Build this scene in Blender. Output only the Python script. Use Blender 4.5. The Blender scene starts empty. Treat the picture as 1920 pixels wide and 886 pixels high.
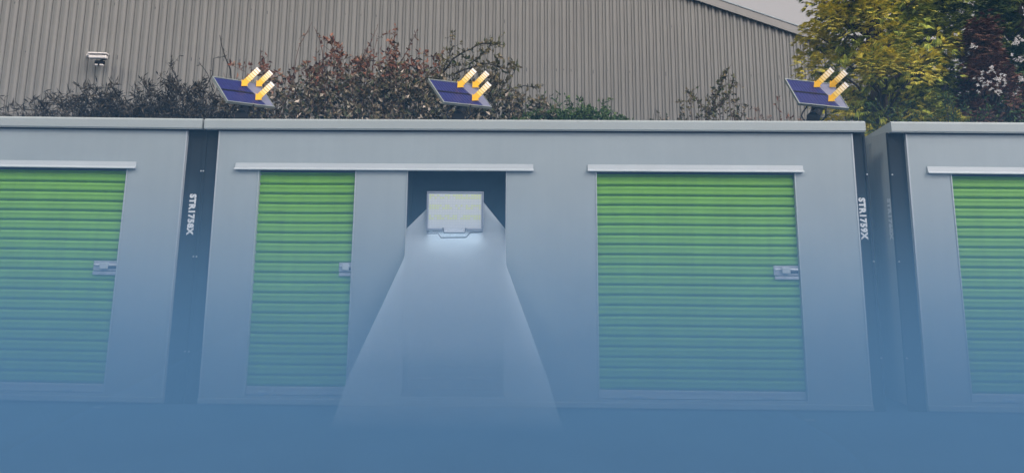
import bpy, math, random
from math import radians as R, sin, cos, pi
from mathutils import Vector, Matrix
random.seed(7)
scene = bpy.context.scene
COL = scene.collection

# ------------------------------------------------------------------ camera
IMG_W, IMG_H, FPX = 1920.0, 886.0, 1385.0
CAM = Vector((-.0682, -6.9166, 1.42)); PITCH, ROLL, YAW, PY = .1777, .0069, -.0185, 211.29
_fw = Vector((sin(YAW)*cos(PITCH), cos(YAW)*cos(PITCH), sin(PITCH)))
_r0 = Vector((cos(YAW), -sin(YAW), 0)); _u0 = _r0.cross(_fw)
_r = _r0*cos(ROLL) + _u0*sin(ROLL); _u = -_r0*sin(ROLL) + _u0*cos(ROLL)
cam_data = bpy.data.cameras.new('camera'); cam = bpy.data.objects.new('camera', cam_data); COL.objects.link(cam)
cam.matrix_world = Matrix((( _r.x, _u.x, -_fw.x, CAM.x), (_r.y, _u.y, -_fw.y, CAM.y), (_r.z, _u.z, -_fw.z, CAM.z), (0,0,0,1)))
cam_data.sensor_width = 36; cam_data.lens = FPX/IMG_W*36
cam_data.shift_y = (PY - IMG_H/2)/IMG_W
cam_data.clip_end = 500; cam_data.clip_start = .05
scene.camera = cam

def at(px, py, Y=0.0):
    """survey helper: the point at depth Y seen at photo pixel (px, py)"""
    d = _fw + _r*((px-960)/FPX) - _u*((py-PY)/FPX)
    return CAM + d*((Y-CAM.y)/d.y)

# ------------------------------------------------------------------ light
SUN_EL, SUN_AZ = R(40), R(-48)     # azimuth measured from -Y (behind the camera) towards -X
world = bpy.data.worlds.new('World'); scene.world = world; world.use_nodes = True
nt = world.node_tree; bg = nt.nodes['Background']
sky = nt.nodes.new('ShaderNodeTexSky'); sky.sky_type = 'NISHITA'; sky.sun_disc = False
sky.sun_elevation = SUN_EL; sky.sun_rotation = R(180) + SUN_AZ; sky.air_density = 1.0; sky.dust_density = 7.0
hs = nt.nodes.new('ShaderNodeHueSaturation'); hs.inputs['Saturation'].default_value = .10
nt.links.new(sky.outputs[0], hs.inputs['Color']); tint = nt.nodes.new('ShaderNodeVectorMath'); tint.operation = 'MULTIPLY'; tint.inputs[1].default_value = (1.07, .985, .95)
nt.links.new(hs.outputs[0], tint.inputs[0]); nt.links.new(tint.outputs[0], bg.inputs['Color'])
bg.inputs['Strength'].default_value = .15
sun_d = bpy.data.lights.new('sun', 'SUN'); sun_d.energy = 1.1; sun_d.angle = R(11); sun_d.color = (1, .93, .82)
sun = bpy.data.objects.new('sun', sun_d); COL.objects.link(sun)
sdir = Vector((-sin(-SUN_AZ)*cos(SUN_EL), -cos(SUN_AZ)*cos(SUN_EL), sin(SUN_EL)))
sun.rotation_euler = sdir.to_track_quat('Z', 'Y').to_euler(); sun.location = (-6, -12, 14)
scene.view_settings.view_transform = 'Standard'; scene.view_settings.look = 'None'
scene.view_settings.exposure = 0.32; scene.view_settings.gamma = 1.0
scene.cycles.volume_bounces = 1

# ------------------------------------------------------------------ materials
def mat(name, col, rough=.6, metal=0.0, var=.0, vscale=3.0, bump=.0, bscale=60.0, streak=0.0, spec=.5, emit=None, dent=0.0):
    m = bpy.data.materials.new(name); m.use_nodes = True
    n = m.node_tree.nodes; l = m.node_tree.links; b = n['Principled BSDF']
    b.inputs['Base Color'].default_value = (*col, 1); b.inputs['Roughness'].default_value = rough
    b.inputs['Metallic'].default_value = metal; b.inputs['Specular IOR Level'].default_value = spec
    tc = n.new('ShaderNodeTexCoord')
    if var or streak:
        no = n.new('ShaderNodeTexNoise'); no.inputs['Scale'].default_value = vscale; no.inputs['Detail'].default_value = 6
        l.new(tc.outputs['Object'], no.inputs['Vector'])
        mr = n.new('ShaderNodeMapRange'); mr.inputs[1].default_value = .3; mr.inputs[2].default_value = .7
        mr.inputs[3].default_value = 1-var; mr.inputs[4].default_value = 1+var
        l.new(no.outputs['Fac'], mr.inputs[0])
        fac = mr.outputs[0]
        if streak:
            mp = n.new('ShaderNodeMapping'); mp.inputs['Scale'].default_value = (9, 9, .5)
            l.new(tc.outputs['Object'], mp.inputs[0])
            n2 = n.new('ShaderNodeTexNoise'); n2.inputs['Scale'].default_value = 1.6; n2.inputs['Detail'].default_value = 5
            l.new(mp.outputs[0], n2.inputs['Vector'])
            m2 = n.new('ShaderNodeMapRange'); m2.inputs[1].default_value = .35; m2.inputs[2].default_value = .75
            m2.inputs[3].default_value = 1; m2.inputs[4].default_value = 1-streak
            l.new(n2.outputs['Fac'], m2.inputs[0])
            mu = n.new('ShaderNodeMath'); mu.operation = 'MULTIPLY'; l.new(fac, mu.inputs[0]); l.new(m2.outputs[0], mu.inputs[1]); fac = mu.outputs[0]
        vm = n.new('ShaderNodeVectorMath'); vm.operation = 'SCALE'; vm.inputs[0].default_value = col
        l.new(fac, vm.inputs['Scale']); l.new(vm.outputs[0], b.inputs['Base Color'])
    if bump:
        nb = n.new('ShaderNodeTexNoise'); nb.inputs['Scale'].default_value = bscale; nb.inputs['Detail'].default_value = 4
        l.new(tc.outputs['Object'], nb.inputs['Vector'])
        bp = n.new('ShaderNodeBump'); bp.inputs['Strength'].default_value = bump; bp.inputs['Distance'].default_value = .01
        l.new(nb.outputs['Fac'], bp.inputs['Height']); l.new(bp.outputs[0], b.inputs['Normal'])
        if dent:      # shallow dents and waviness of the sheet
            nd = n.new('ShaderNodeTexNoise'); nd.inputs['Scale'].default_value = 2.6; nd.inputs['Detail'].default_value = 2
            l.new(tc.outputs['Object'], nd.inputs['Vector'])
            bd = n.new('ShaderNodeBump'); bd.inputs['Strength'].default_value = dent; bd.inputs['Distance'].default_value = .12
            l.new(nd.outputs['Fac'], bd.inputs['Height']); l.new(bd.outputs[0], bp.inputs['Normal'])
    if emit:
        b.inputs['Emission Color'].default_value = (*emit[0], 1); b.inputs['Emission Strength'].default_value = emit[1]
    return m

def leaf_mat(name, cols, rough=.55, trans=.15):
    """leaf colours vary from leaf to leaf"""
    m = bpy.data.materials.new(name); m.use_nodes = True
    n = m.node_tree.nodes; l = m.node_tree.links; b = n['Principled BSDF']
    g = n.new('ShaderNodeNewGeometry'); cr = n.new('ShaderNodeValToRGB')
    l.new(g.outputs['Random Per Island'], cr.inputs[0]); cr.color_ramp.interpolation = 'LINEAR'
    e = cr.color_ramp.elements
    while len(e) < len(cols): e.new(.5)
    for i, c in enumerate(cols): e[i].position = i/(len(cols)-1); e[i].color = (*c, 1)
    l.new(cr.outputs[0], b.inputs['Base Color']); b.inputs['Roughness'].default_value = rough
    b.inputs['Specular IOR Level'].default_value = .08
    return m

M = dict(
 panel = mat('container_panel_paint', (.240, .288, .312), .5, var=.05, vscale=1.1, bump=.12, bscale=140, streak=.04, dent=.05),
 trim = mat('roof_trim_paint', (.272, .312, .320), .45, var=.03, vscale=2, bump=.05),
 header = mat('header_flashing', (.34, .385, .415), .4, var=.03),
 black = mat('corner_post_paint', (.012, .016, .020), .75, var=.2, vscale=5, bump=.1, spec=.12),
 side = mat('side_wall_sheet', (.24, .27, .275), .6, var=.08, vscale=2, streak=.1),
 roofing = mat('container_roof_felt', (.05, .055, .06), .8, var=.2),
 green = mat('green_slat_paint', (.125, .32, .028), .5, var=.06, vscale=2.5, bump=.04, streak=.14, spec=.25, dent=.04),
 galv = mat('galvanised_steel', (.42, .45, .50), .4, metal=.55, var=.12, vscale=20),
 guide = mat('door_guide_metal', (.36, .40, .43), .4, metal=.2, var=.05),
 darkgap = mat('dark_gap_and_shadow', (.02, .03, .045), .8),  # dark colour for latch slots, door gaps and the painted trim shadow
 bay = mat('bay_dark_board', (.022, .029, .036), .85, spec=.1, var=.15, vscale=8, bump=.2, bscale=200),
 white = mat('white_stencil_paint', (.50, .54, .57), .6, var=.08, vscale=30),
 asphalt = mat('asphalt', (.045, .100, .165), .85, var=.2, vscale=1.2, bump=.5, bscale=120),
 clad = mat('warehouse_cladding', (.176, .174, .160), .55, var=.06, vscale=.8, streak=.10),
 verge = mat('verge_flashing', (.18, .175, .165), .5, var=.06),
 wroof = mat('warehouse_roof_sheet', (.25, .25, .25), .6, var=.05),
 screw = mat('screw_cap', (.05, .05, .05), .6),
 camw = mat('security_light_white', (.62, .58, .55), .5, var=.1, vscale=20),
 camb = mat('security_light_black', (.004, .004, .005), .6, spec=.1),
 frame = mat('panel_frame_aluminium', (.30, .34, .33), .35, metal=.5, var=.1, vscale=30),
 cell = mat('solar_cell_blue', (.015, .018, .105), .35, spec=.25, var=.15, vscale=12),
 cellgap = mat('solar_cell_gap', (.003, .003, .012), .5, spec=.15),
 cellline = mat('solar_cell_line', (.03, .038, .17), .4, spec=.25),
 pale = mat('pale_panel_margin', (.15, .16, .24), .4, var=.05),
 plastic = mat('black_plastic', (.005, .006, .008), .5, var=.2, spec=.15),
 yellow = mat('arrow_yellow', (.90, .48, .012), .6),
 amber = mat('arrow_amber', (.62, .36, .06), .6),
 lampf = mat('lamp_housing_grey', (.20, .23, .29), .4, metal=.3, var=.1),
 lampd = mat('lamp_bracket_dark', (.035, .045, .07), .4, spec=.3),
 board = mat('lamp_lens_white', (.42, .46, .52), .35, emit=((.70, .78, .82), .06)),
 led = mat('led_yellow', (.50, .58, .22), .4, emit=((.70, .80, .42), .08)),
 bark = mat('bark_brown', (.055, .042, .033), .9, var=.25, vscale=10, bump=.4),
 twig = mat('dark_twig', (.035, .033, .030), .9, spec=.05, var=.3, vscale=10),
 redtwig = mat('brown_twig', (.085, .055, .042), .9, var=.3, vscale=10),
 plate = mat('ground_plate_steel', (.12, .17, .22), .5, var=.1),
)
for i, c in enumerate([(.92,.62,.12),(.92,.68,.26),(.92,.72,.38),(.93,.77,.50),(.93,.82,.64),(.93,.87,.78)]):
    M['stripe%d' % i] = mat('arrow_stripe_shade_%s' % 'abcdef'[i], c, .6)

# ------------------------------------------------------------------ mesh helpers
class MB:
    def __init__(s): s.v = []; s.f = []; s.m = []
    def add(s, vs, fs, mi=0):
        o = len(s.v); s.v += [tuple(v) for v in vs]; s.f += [tuple(o+i for i in f) for f in fs]; s.m += [mi]*len(fs); return s
    def box(s, a, b, mi=0):
        (x0,y0,z0),(x1,y1,z1) = a, b
        return s.add([(x0,y0,z0),(x1,y0,z0),(x1,y1,z0),(x0,y1,z0),(x0,y0,z1),(x1,y0,z1),(x1,y1,z1),(x0,y1,z1)],
            [(0,3,2,1),(4,5,6,7),(0,1,5,4),(1,2,6,5),(2,3,7,6),(3,0,4,7)], mi)
    def cbox(s, a, b, c=.004, mi=0):
        """box with chamfered edges"""
        import itertools
        lo = Vector(a); hi = Vector(b); vs = []; idx = {}
        for sx, sy, sz in itertools.product((0,1), repeat=3):
            for ax in range(3):
                p = [hi[i] if (sx,sy,sz)[i] else lo[i] for i in range(3)]
                for i in range(3):
                    if i != ax: p[i] += -c if (sx,sy,sz)[i] else c
                idx[(sx,sy,sz,ax)] = len(vs); vs.append(tuple(p))
        fs = []
        def quad(k): fs.append(tuple(k))
        for ax in range(3):
            o = [i for i in range(3) if i != ax]
            for sd in (0,1):
                q = []
                for (u,v) in ((0,0),(1,0),(1,1),(0,1)):
                    k = [0,0,0]; k[ax] = sd; k[o[0]] = u; k[o[1]] = v; q.append(idx[(*k,ax)])
                quad(q)
            for (u,v) in ((0,0),(1,0),(0,1),(1,1)):      # edges along ax
                k0 = [0,0,0]; k0[o[0]] = u; k0[o[1]] = v; k1 = list(k0); k1[ax] = 1
                quad([idx[(*k0,o[0])], idx[(*k1,o[0])], idx[(*k1,o[1])], idx[(*k0,o[1])]])
        for k in itertools.product((0,1), repeat=3): quad([idx[(*k,0)], idx[(*k,1)], idx[(*k,2)]])
        return s.add(vs, fs, mi)
    def tube(s, pts, rad, n=6, mi=0):
        pts = [Vector(p) for p in pts]; rings = []; vs = []
        rads = rad if isinstance(rad, (list, tuple)) else [rad]*len(pts)
        for i, p in enumerate(pts):
            d = (pts[min(i+1,len(pts)-1)] - pts[max(i-1,0)]).normalized()
            a = d.cross(Vector((0,0,1))); a = d.cross(Vector((0,1,0))) if a.length < .1 else a
            a.normalize(); b = d.cross(a)
            for k in range(n):
                t = 2*pi*k/n; vs.append(p + (a*cos(t) + b*sin(t))*rads[i])
        fs = [(i*n+k, i*n+(k+1)%n, (i+1)*n+(k+1)%n, (i+1)*n+k) for i in range(len(pts)-1) for k in range(n)]
        fs += [tuple(range(n)), tuple((len(pts)-1)*n + k for k in range(n))]
        return s.add(vs, fs, mi)
    def prism(s, poly, dirv, mi=0):
        """poly: 3-D points, extruded by dirv"""
        n = len(poly); d = Vector(dirv); vs = [Vector(p) for p in poly] + [Vector(p)+d for p in poly]
        return s.add(vs, [tuple(range(n)), tuple(range(2*n-1, n-1, -1))] + [(i, (i+1)%n, n+(i+1)%n, n+i) for i in range(n)], mi)
    def build(s, name, mats, parent=None, smooth=False, fixn=True):
        me = bpy.data.meshes.new(name); me.from_pydata(s.v, [], s.f)
        if not isinstance(mats, (list, tuple)): mats = [mats]
        for m in mats: me.materials.append(m)
        me.polygons.foreach_set('material_index', s.m)
        if smooth: me.polygons.foreach_set('use_smooth', [True]*len(me.polygons))
        if fixn:
            import bmesh
            bm = bmesh.new(); bm.from_mesh(me); bmesh.ops.recalc_face_normals(bm, faces=bm.faces); bm.to_mesh(me); bm.free()
        me.update()
        o = bpy.data.objects.new(name, me); COL.objects.link(o)
        if parent: o.parent = parent
        return o

def tag(o, label=None, cat=None, group=None, kind=None):
    if label: o['label'] = label
    if cat: o['category'] = cat
    if group: o['group'] = group
    if kind: o['kind'] = kind
    return o
def empty(name, loc=(0,0,0), rz=0, ry=0):
    o = bpy.data.objects.new(name, None); COL.objects.link(o); o.location = loc; o.rotation_euler = (0, ry, rz)
    o.empty_display_size = .2; return o
def copy_tree(o, parent=None):
    c = o.copy(); COL.objects.link(c); c.parent = parent
    if parent is not None: c.matrix_parent_inverse = o.matrix_parent_inverse.copy()
    for ch in [x for x in bpy.data.objects if x.parent == o]: copy_tree(ch, c)
    return c

def wall_with_holes(x0, x1, z0, z1, holes, y0, y1):
    """flat sheet of real thickness (y0 front, y1 back) with rectangular openings"""
    xs = sorted({x0, x1, *[h[0] for h in holes], *[h[1] for h in holes]}); zs = sorted({z0, z1, *[h[2] for h in holes], *[h[3] for h in holes]})
    solid = {}
    for i in range(len(xs)-1):
        for j in range(len(zs)-1):
            cx, cz = (xs[i]+xs[i+1])/2, (zs[j]+zs[j+1])/2
            solid[i,j] = not any(h[0] < cx < h[1] and h[2] < cz < h[3] for h in holes)
    mb = MB()
    for (i,j), sld in solid.items():
        if not sld: continue
        a, b, c, d = xs[i], xs[i+1], zs[j], zs[j+1]
        mb.add([(a,y0,c),(b,y0,c),(b,y0,d),(a,y0,d)], [(0,1,2,3)]); mb.add([(a,y1,c),(b,y1,c),(b,y1,d),(a,y1,d)], [(3,2,1,0)])
        for (k, q) in (((i-1,j), [(a,y0,c),(a,y1,c),(a,y1,d),(a,y0,d)]), ((i+1,j), [(b,y0,c),(b,y1,c),(b,y1,d),(b,y0,d)]),
                       ((i,j-1), [(a,y0,c),(b,y0,c),(b,y1,c),(a,y1,c)]), ((i,j+1), [(a,y0,d),(b,y0,d),(b,y1,d),(a,y1,d)])):
            if not solid.get(k, False): mb.add(q, [(0,1,2,3)])
    return mb

def text_mesh(name, txt, size, m, parent, mw, depth=.0015, stretch=1.0):
    cu = bpy.data.curves.new(name, 'FONT'); cu.body = txt; cu.size = size; cu.extrude = depth; cu.offset = size*.055
    cu.align_x = 'CENTER'; cu.align_y = 'CENTER'; cu.space_character = 1.12; cu.resolution_u = 3
    t = bpy.data.objects.new(name+'_curve', cu); COL.objects.link(t)
    bpy.context.view_layer.update()
    me = bpy.data.meshes.new_from_object(t); bpy.data.objects.remove(t); bpy.data.curves.remove(cu)
    me.name = name; me.materials.clear(); me.materials.append(m)
    me.transform(Matrix.Diagonal((stretch, 1, 1, 1))); me.transform(mw)
    o = bpy.data.objects.new(name, me); COL.objects.link(o); o.parent = parent
    return o

# ------------------------------------------------------------------ ground
g = MB().box((-160, -160, -.4), (160, 160, 0)).build('ground', M['asphalt']); tag(g, kind='structure')

# ------------------------------------------------------------------ storage containers
CW, CD, CH = 6.262, 2.44, 2.59
def latch_mesh(x0, x1, z0, z1, y, parent, first=False):
    """slide latch: base plate, lower lip, keeper, bolt, hasp tab"""
    h = z1-z0; w = x1-x0; mb = MB()
    mb.cbox((x0, y-.006, z0+.30*h), (x1, y, z1), .002, 0)
    mb.cbox((x0+.004, y-.020, z0), (x1-.004, y, z0+.24*h), .003, 0)
    mb.box((x0+.01, y-.008, z0+.24*h), (x1-.01, y-.001, z0+.30*h), 1)
    mb.box((x0+.55*w, y-.010, z0+.44*h), (x1-.006, y-.0065, z0+.60*h), 1)
    bx = x0+.30*w
    mb.cbox((bx, y-.034, z0+.42*h), (min(bx+.075, x1-.02), y-.006, z0+.88*h), .005, 2)
    mb.tube([(x0+.012, y-.016, z0+.72*h), (x1-.004, y-.016, z0+.72*h)], .007, 8, 0)
    for (fx, fz) in ((.05,.92),(.93,.92),(.05,.36),(.93,.36)):
        mb.tube([(x0+fx*w, y-.011, z0+fz*h), (x0+fx*w, y-.005, z0+fz*h)], .005, 6, 2)
    return mb.build('latch', [M['galv'], M['darkgap'], M['header']], parent)

def roller_door(t, x0, x1, latch, label=None):
    z0, z1, yf = .085, 2.105, .032
    pitch = .0905
    prof = [(0,.018),(.09,.018),(.18,.000),(.30,-.005),(.48,-.0040),(.56,-.0030),(.66,-.0045),(.80,-.007),(.92,-.001),(1,.018)]
    pts = []; z = z0+.075; zt = z1-.002
    while z < zt:
        for fz, fy in prof[:-1]:
            if z+fz*pitch < zt: pts.append((z+fz*pitch, yf+fy))
        z += pitch
    pts.append((zt, yf+.01))
    mb = MB(); n = len(pts); a, b = x0+.012, x1-.012
    segs = max(2, int((b-a)/.3))
    ph = random.random()*9
    vs = []
    for k in range(segs+1):
        x = a+(b-a)*k/segs
        for (zz, yy) in pts:
            vs.append((x, yy + .0012*sin(x*2.1+ph+zz*1.3), zz + .0025*sin(x*1.7+ph)*(1 if 0 < k < segs else 0)))
    fs = [(k*n+i, (k+1)*n+i, (k+1)*n+i+1, k*n+i+1) for k in range(segs) for i in range(n-1)]
    mb.add(vs, fs)
    mb.box((a, yf+.024, z0+.075), (b, yf+.026, zt))
    d = mb.build('door', M['green'], t, fixn=False)
    if label: d['label'] = label
    bar = MB(); bar.cbox((a, yf-.012, z0+.004), (b, yf+.02, z0+.073), .004)
    bar.box((a+.002, yf-.016, z0+.052), (b-.002, yf-.012, z0+.068))
    L = b-a
    for fx in (.18, .82):
        bar.cbox((a+L*fx-.05, yf-.026, z0+.012), (a+L*fx+.05, yf-.013, z0+.038), .003, 1)
    bar.build('bottom_bar', [M['header'], M['galv']], d)
    if latch: latch_mesh(*latch, yf-.007, d)
    for gx, sg in ((x0, 1), (x1, -1)):
        gd = MB(); xa, xb = sorted((gx+sg*.001, gx+sg*.010)); gd.box((xa, -.006, z0), (xb, .055, z1-.001))
        gd.build('door_guide', M['guide'], t)
    MB().box((x0+.011, .020, z1-.02), (x1-.011, .06, z1-.0025)).build('top_gap_shade', M['darkgap'], t)  # dark strip painting the shaded gap below the door header

def container(loc, tilt, label, doors, headers, bay=None, lettering=None, side_letter=None, postL=.15, postR=.158, group='storage containers in a row'):
    t = empty('storage_container', loc, 0, tilt)
    tag(t, label, 'storage container', group)
    x0, x1 = postL, CW-postR
    holes = [(d[0], d[1], .085, 2.105) for d in doors]
    if bay: holes.append((bay[0], bay[1], .085, 2.105))
    wall_with_holes(x0, x1, .032, 2.50, holes, 0, .03).build('front_panel', M['panel'], t)
    for ex in (x0, x1):
        e = MB(); e.box((ex-.006, -.004, .034), (ex+.006, .034, 2.492)); e.build('panel_edging', M['guide'], t)
    rail = MB(); rail.cbox((x0-.01, -.014, .012), (x1+.01, .034, .062), .004); rail.build('base_rail', M['panel'], t)
    # interior shell
    sh = MB(); sh.box((.02, CD-.03, .04), (CW-.02, CD, 2.50)); sh.build('back_wall', M['side'], t)
    for sgn, px_ in ((0, .02), (1, CW-.05)):
        s_ = MB(); y0, y1 = .062, CD-.16
        xo = .004 if sgn == 0 else CW-.004; dr = 1 if sgn == 0 else -1
        vs = []; fs = []
        k = 0; yy = y0; seq = []
        while yy < y1:
            seq += [(yy, 0), (yy+.30, 0), (yy+.33, .012), (yy+.40, .012), (yy+.43, 0)]; yy += .60
        seq = [q for q in seq if q[0] < y1] + [(y1, 0)]
        for (q, dd) in seq: vs += [(xo+dr*dd, q, .16), (xo+dr*dd, q, 2.50)]
        for i in range(len(seq)-1): fs.append((2*i, 2*i+2, 2*i+3, 2*i+1))
        for (q, dd) in seq: vs += [(xo+dr*(dd+.02), q, .16), (xo+dr*(dd+.02), q, 2.50)]
        o = 2*len(seq)
        for i in range(len(seq)-1): fs.append((o+2*i, o+2*i+2, o+2*i+3, o+2*i+1))
        fs += [(0, 1, o+1, o), (o-2, o-1, 2*o-1, 2*o-2)]
        s_.add(vs, fs); s_.box((px_, y0, .04), (px_+.03, y1, .155))
        s_.build('side_wall', M['side'], t)
    for (px0, px1, py0, py1) in ((.0, postL+.004, .034, .060), (CW-postR-.004, CW, .034, .060), (.0, .15, CD-.15, CD+.004), (CW-.15, CW, CD-.15, CD+.004)):
        p = MB(); p.cbox((px0, py0, .0), (px1, py1, 2.494), .006)
        if py0 < 1:    # raised lock channel on the outer edge
            q = (px0+.004, px0+.020) if px0 < 1 else (px1-.020, px1-.004)
            p.box((q[0], py0-.012, .12), (q[1], py0-.0005, 2.46))
        p.build('corner_post', M['black'], t)
    for hz in (.455, 1.30, 2.095):
        for hx in (.014, CW-.014):
            h = MB(); h.tube([(hx, .012, hz), (hx, .023, hz)], .007, 8); h.build('bolt_head', M['guide'], t)
    # roof with folded trim all round, draining to the back
    rf = MB(); a, b = .03, CW-.03
    rf.add([(a,-.02,2.575),(b,-.02,2.575),(b,CD+.01,2.27),(a,CD+.01,2.27),(a,-.02,2.50),(b,-.02,2.50),(b,CD+.01,2.24),(a,CD+.01,2.24)],
           [(0,1,2,3),(7,6,5,4),(0,4,5,1),(1,5,6,2),(2,6,7,3),(3,7,4,0)])
    roof = rf.build('roof', M['roofing'], t)
    tr = MB(); tr.prism([(.012,-.022,2.492),(.012,-.038,2.492),(.012,-.042,2.498),(.012,-.042,2.572),(.012,-.036,2.582),(.012,-.022,2.590)], (CW-.032,0,0))
    tr.box((.016, -.036, 2.4865), (CW-.024, .028, 2.4915))
    for (sa, sb) in ((.0125, .03), (CW-.03, CW-.0205)):
        tr.add([(sa,-.0215,2.492),(sb,-.0215,2.492),(sb,CD+.03,2.18),(sa,CD+.03,2.18),(sa,-.0215,2.587),(sb,-.0215,2.587),(sb,CD+.03,2.275),(sa,CD+.03,2.275)],
           [(0,3,2,1),(4,5,6,7),(0,1,5,4),(1,2,6,5),(2,3,7,6),(3,0,4,7)])
    tr.build('roof_trim', M['trim'], roof)
    MB().box((x0-.02, -.010, 2.474), (x1+.02, -.0005, 2.486)).build('trim_shadow_strip', M['darkgap'], roof)  # thin dark strip painting the shadow line under the roof trim
    for (ha, hb) in headers:
        h = MB(); z = 2.105
        h.prism([(ha,-.0005,z+.066),(ha,-.009,z+.064),(ha,-.016,z+.022),(ha,-.028,z+.015),(ha,-.028,z+.001),(ha,-.0005,z+.001)], (hb-ha,0,0))
        h.prism([(ha-.003,-.0275,z+.0005),(ha-.003,-.034,z+.0005),(ha-.003,-.034,z+.008),(ha-.003,-.0275,z+.019)], (hb-ha+.006,0,0))
        h.build('door_header', M['header'], t)
    for d in doors: roller_door(t, *d)
    if bay:
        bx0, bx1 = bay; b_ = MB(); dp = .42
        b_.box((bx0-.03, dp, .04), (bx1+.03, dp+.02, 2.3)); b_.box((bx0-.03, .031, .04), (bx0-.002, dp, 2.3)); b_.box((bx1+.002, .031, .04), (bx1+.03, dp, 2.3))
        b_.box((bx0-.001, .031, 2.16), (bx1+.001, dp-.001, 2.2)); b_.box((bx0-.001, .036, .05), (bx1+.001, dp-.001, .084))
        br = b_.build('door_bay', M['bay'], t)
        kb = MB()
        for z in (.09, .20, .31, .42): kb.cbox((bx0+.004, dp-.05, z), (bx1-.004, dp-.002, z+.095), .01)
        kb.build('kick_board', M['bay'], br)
        for gx, sg in ((bx0, 1), (bx1, -1)):
            gd = MB(); xa, xb = sorted((gx+sg*.001, gx+sg*.007)); gd.box((xa, -.006, .086), (xb, .035, 2.104))
            gd.build('door_guide', M['guide'], t)
    if lettering:
        mw = Matrix.Translation((CW-.077, .0315, 1.69)) @ Matrix(((0,1,0,0),(0,0,-1,0),(-1,0,0,0),(0,0,0,1)))
        text_mesh('lettering', lettering, .078, M['white'], t, mw, stretch=1.0)
    if side_letter:
        mw = Matrix.Translation((.0035, .105, 1.69)) @ Matrix(((0,0,-1,0),(0,-1,0,0),(-1,0,0,0),(0,0,0,1)))
        text_mesh('lettering', side_letter, .078, M['white'], t, mw)
    return t

NARROW = .93; 
# middle container: narrow door, dark bay, wide door.  X of its left end is -3.131
ox = -3.131
container((ox, 0, 0), 0, 'pale grey container in the middle with two green doors and a dark open bay',
    [(-2.585-ox, -1.657-ox, (-1.785-ox, -1.670-ox, 1.133, 1.255)), (.590-ox, 2.447-ox, (2.205-ox, 2.430-ox, 1.133, 1.255))],
    [(-2.805-ox, .008-ox), (.517-ox, 2.518-ox)], bay=(-1.180-ox, -.242-ox), lettering='STR1759X', postL=.148, postR=.136)
# left container
t1 = -.0080
c1x = -3.142-CW
container((c1x, 0, CW*.008), -t1, 'pale grey container at the left edge, its corner post lettered STR1758X',
    [(CW-2.56-.005, CW-.705, (CW-.705-.238, CW-.712, 1.122, 1.248)), (CW-5.40, CW-3.55, (CW-3.79, CW-3.56, 1.122, 1.248))],
    [(CW-2.66, CW-.628), (CW-5.48, CW-3.47)], lettering='STR1758X', postR=.175)
# right container
container((3.335, .015, .0), .0040, 'pale grey container at the right edge with its side wall showing',
    [(.540, 2.397, (2.15, 2.38, 1.13, 1.25)), (3.3, 5.15, (4.92, 5.14, 1.13, 1.25))],
    [(.330, 2.47), (3.2, 5.25)], lettering='STR1760X', side_letter='STR1760X', postL=.164)

# ------------------------------------------------------------------ small steel plates set on the asphalt
for (px, py, lab) in ((185, 763, 'small flat steel plate on the ground before the left container'), (1518, 779, 'small flat steel plate on the ground below the wide green door')):
    p = at(px, py, -.18 if px < 500 else -.36); mb = MB(); mb.cbox((p.x-.04, p.y-.03, .001), (p.x+.04, p.y+.03, .012), .003)
    mb.tube([(p.x, p.y, .011), (p.x, p.y, .017)], .012, 8)
    tag(mb.build('ground_plate', M['plate']), lab, 'metal plate', 'steel plates on the ground')

# ------------------------------------------------------------------ flood light hung in the dark bay
LY = .02
a = at(800.5, 358.5, LY); b = at(906, 432, LY)
fx0, fx1, fz0, fz1 = a.x, b.x, b.z, a.z
fl = empty('flood_light', ((fx0+fx1)/2, LY, fz0)); W2 = (fx1-fx0)/2; Hh = fz1-fz0
tag(fl, 'white flood light with yellowish diode grid hanging in the dark bay', 'flood light')
hb = MB(); hb.cbox((-W2+.01, .024, .004), (W2-.01, .07, Hh-.006), .01)
for k in range(9): hb.box((-W2+.05+k*(2*W2-.1)/8-.004, .0705, .05), (-W2+.05+k*(2*W2-.1)/8+.004, .095, Hh-.05))
hb.build('housing', M['lampf'], fl)
fr = MB(); w = .017
fr.cbox((-W2, -.006, Hh-w), (W2, .023, Hh), .003); fr.cbox((-W2, -.006, w+.0005), (-W2+w, .023, Hh-w-.0005), .003); fr.cbox((W2-w, -.006, w+.0005), (W2, .023, Hh-w-.0005), .003)
fr.cbox((-W2, -.006, 0), (-W2*.42, .023, w), .003); fr.cbox((W2*.42, -.006, 0), (W2, .023, w), .003)
fr.build('frame', M['lampf'], fl)
ln = MB(); ln.box((-W2+w+.001, .004, w+.001), (W2-w-.001, .0235, Hh-w-.001)); ln.box((-W2*.41, .004, -.022), (W2*.41, .02, w))
lens = ln.build('lens', M['board'], fl)
ld = MB(); nx, nz = 20, 13
rnd = random.Random(3)
for i in range(nx):
    for j in range(nz):
        cx = -W2+w+.018+i*(2*W2-2*w-.036)/(nx-1); cz = w+.02+j*(Hh-2*w-.04)/(nz-1)
        s_ = .0078; ld.box((cx-s_, -.001, cz-s_*.9), (cx+s_, .0035, cz+s_*.9), 0 if (j in (3,4,7,8,11,12) and rnd.random() < .75) else 1)
ld.build('diode_grid', [M['led'], mat('led_white', (.50,.54,.56), .4, emit=((.62,.70,.74), .05))], lens)
br = MB()
br.tube([(-W2*.40, -.008, .022), (-W2*.36, -.012, -.022), (W2*.36, -.012, -.022), (W2*.40, -.008, .022)], .006, 6)
br.tube([(-W2*.92, -.05, -.030), (-W2*.55, -.062, -.030), (-W2*.42, -.10, -.068), (W2*.44, -.10, -.064), (W2*.56, -.062, -.020), (W2*.98, -.012, -.012)], .006, 6)
br.tube([(-W2*.92, -.05, -.030), (-W2*.92, .0, -.004)], .006, 6)
br.build('bracket', M['lampd'], fl)
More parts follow.
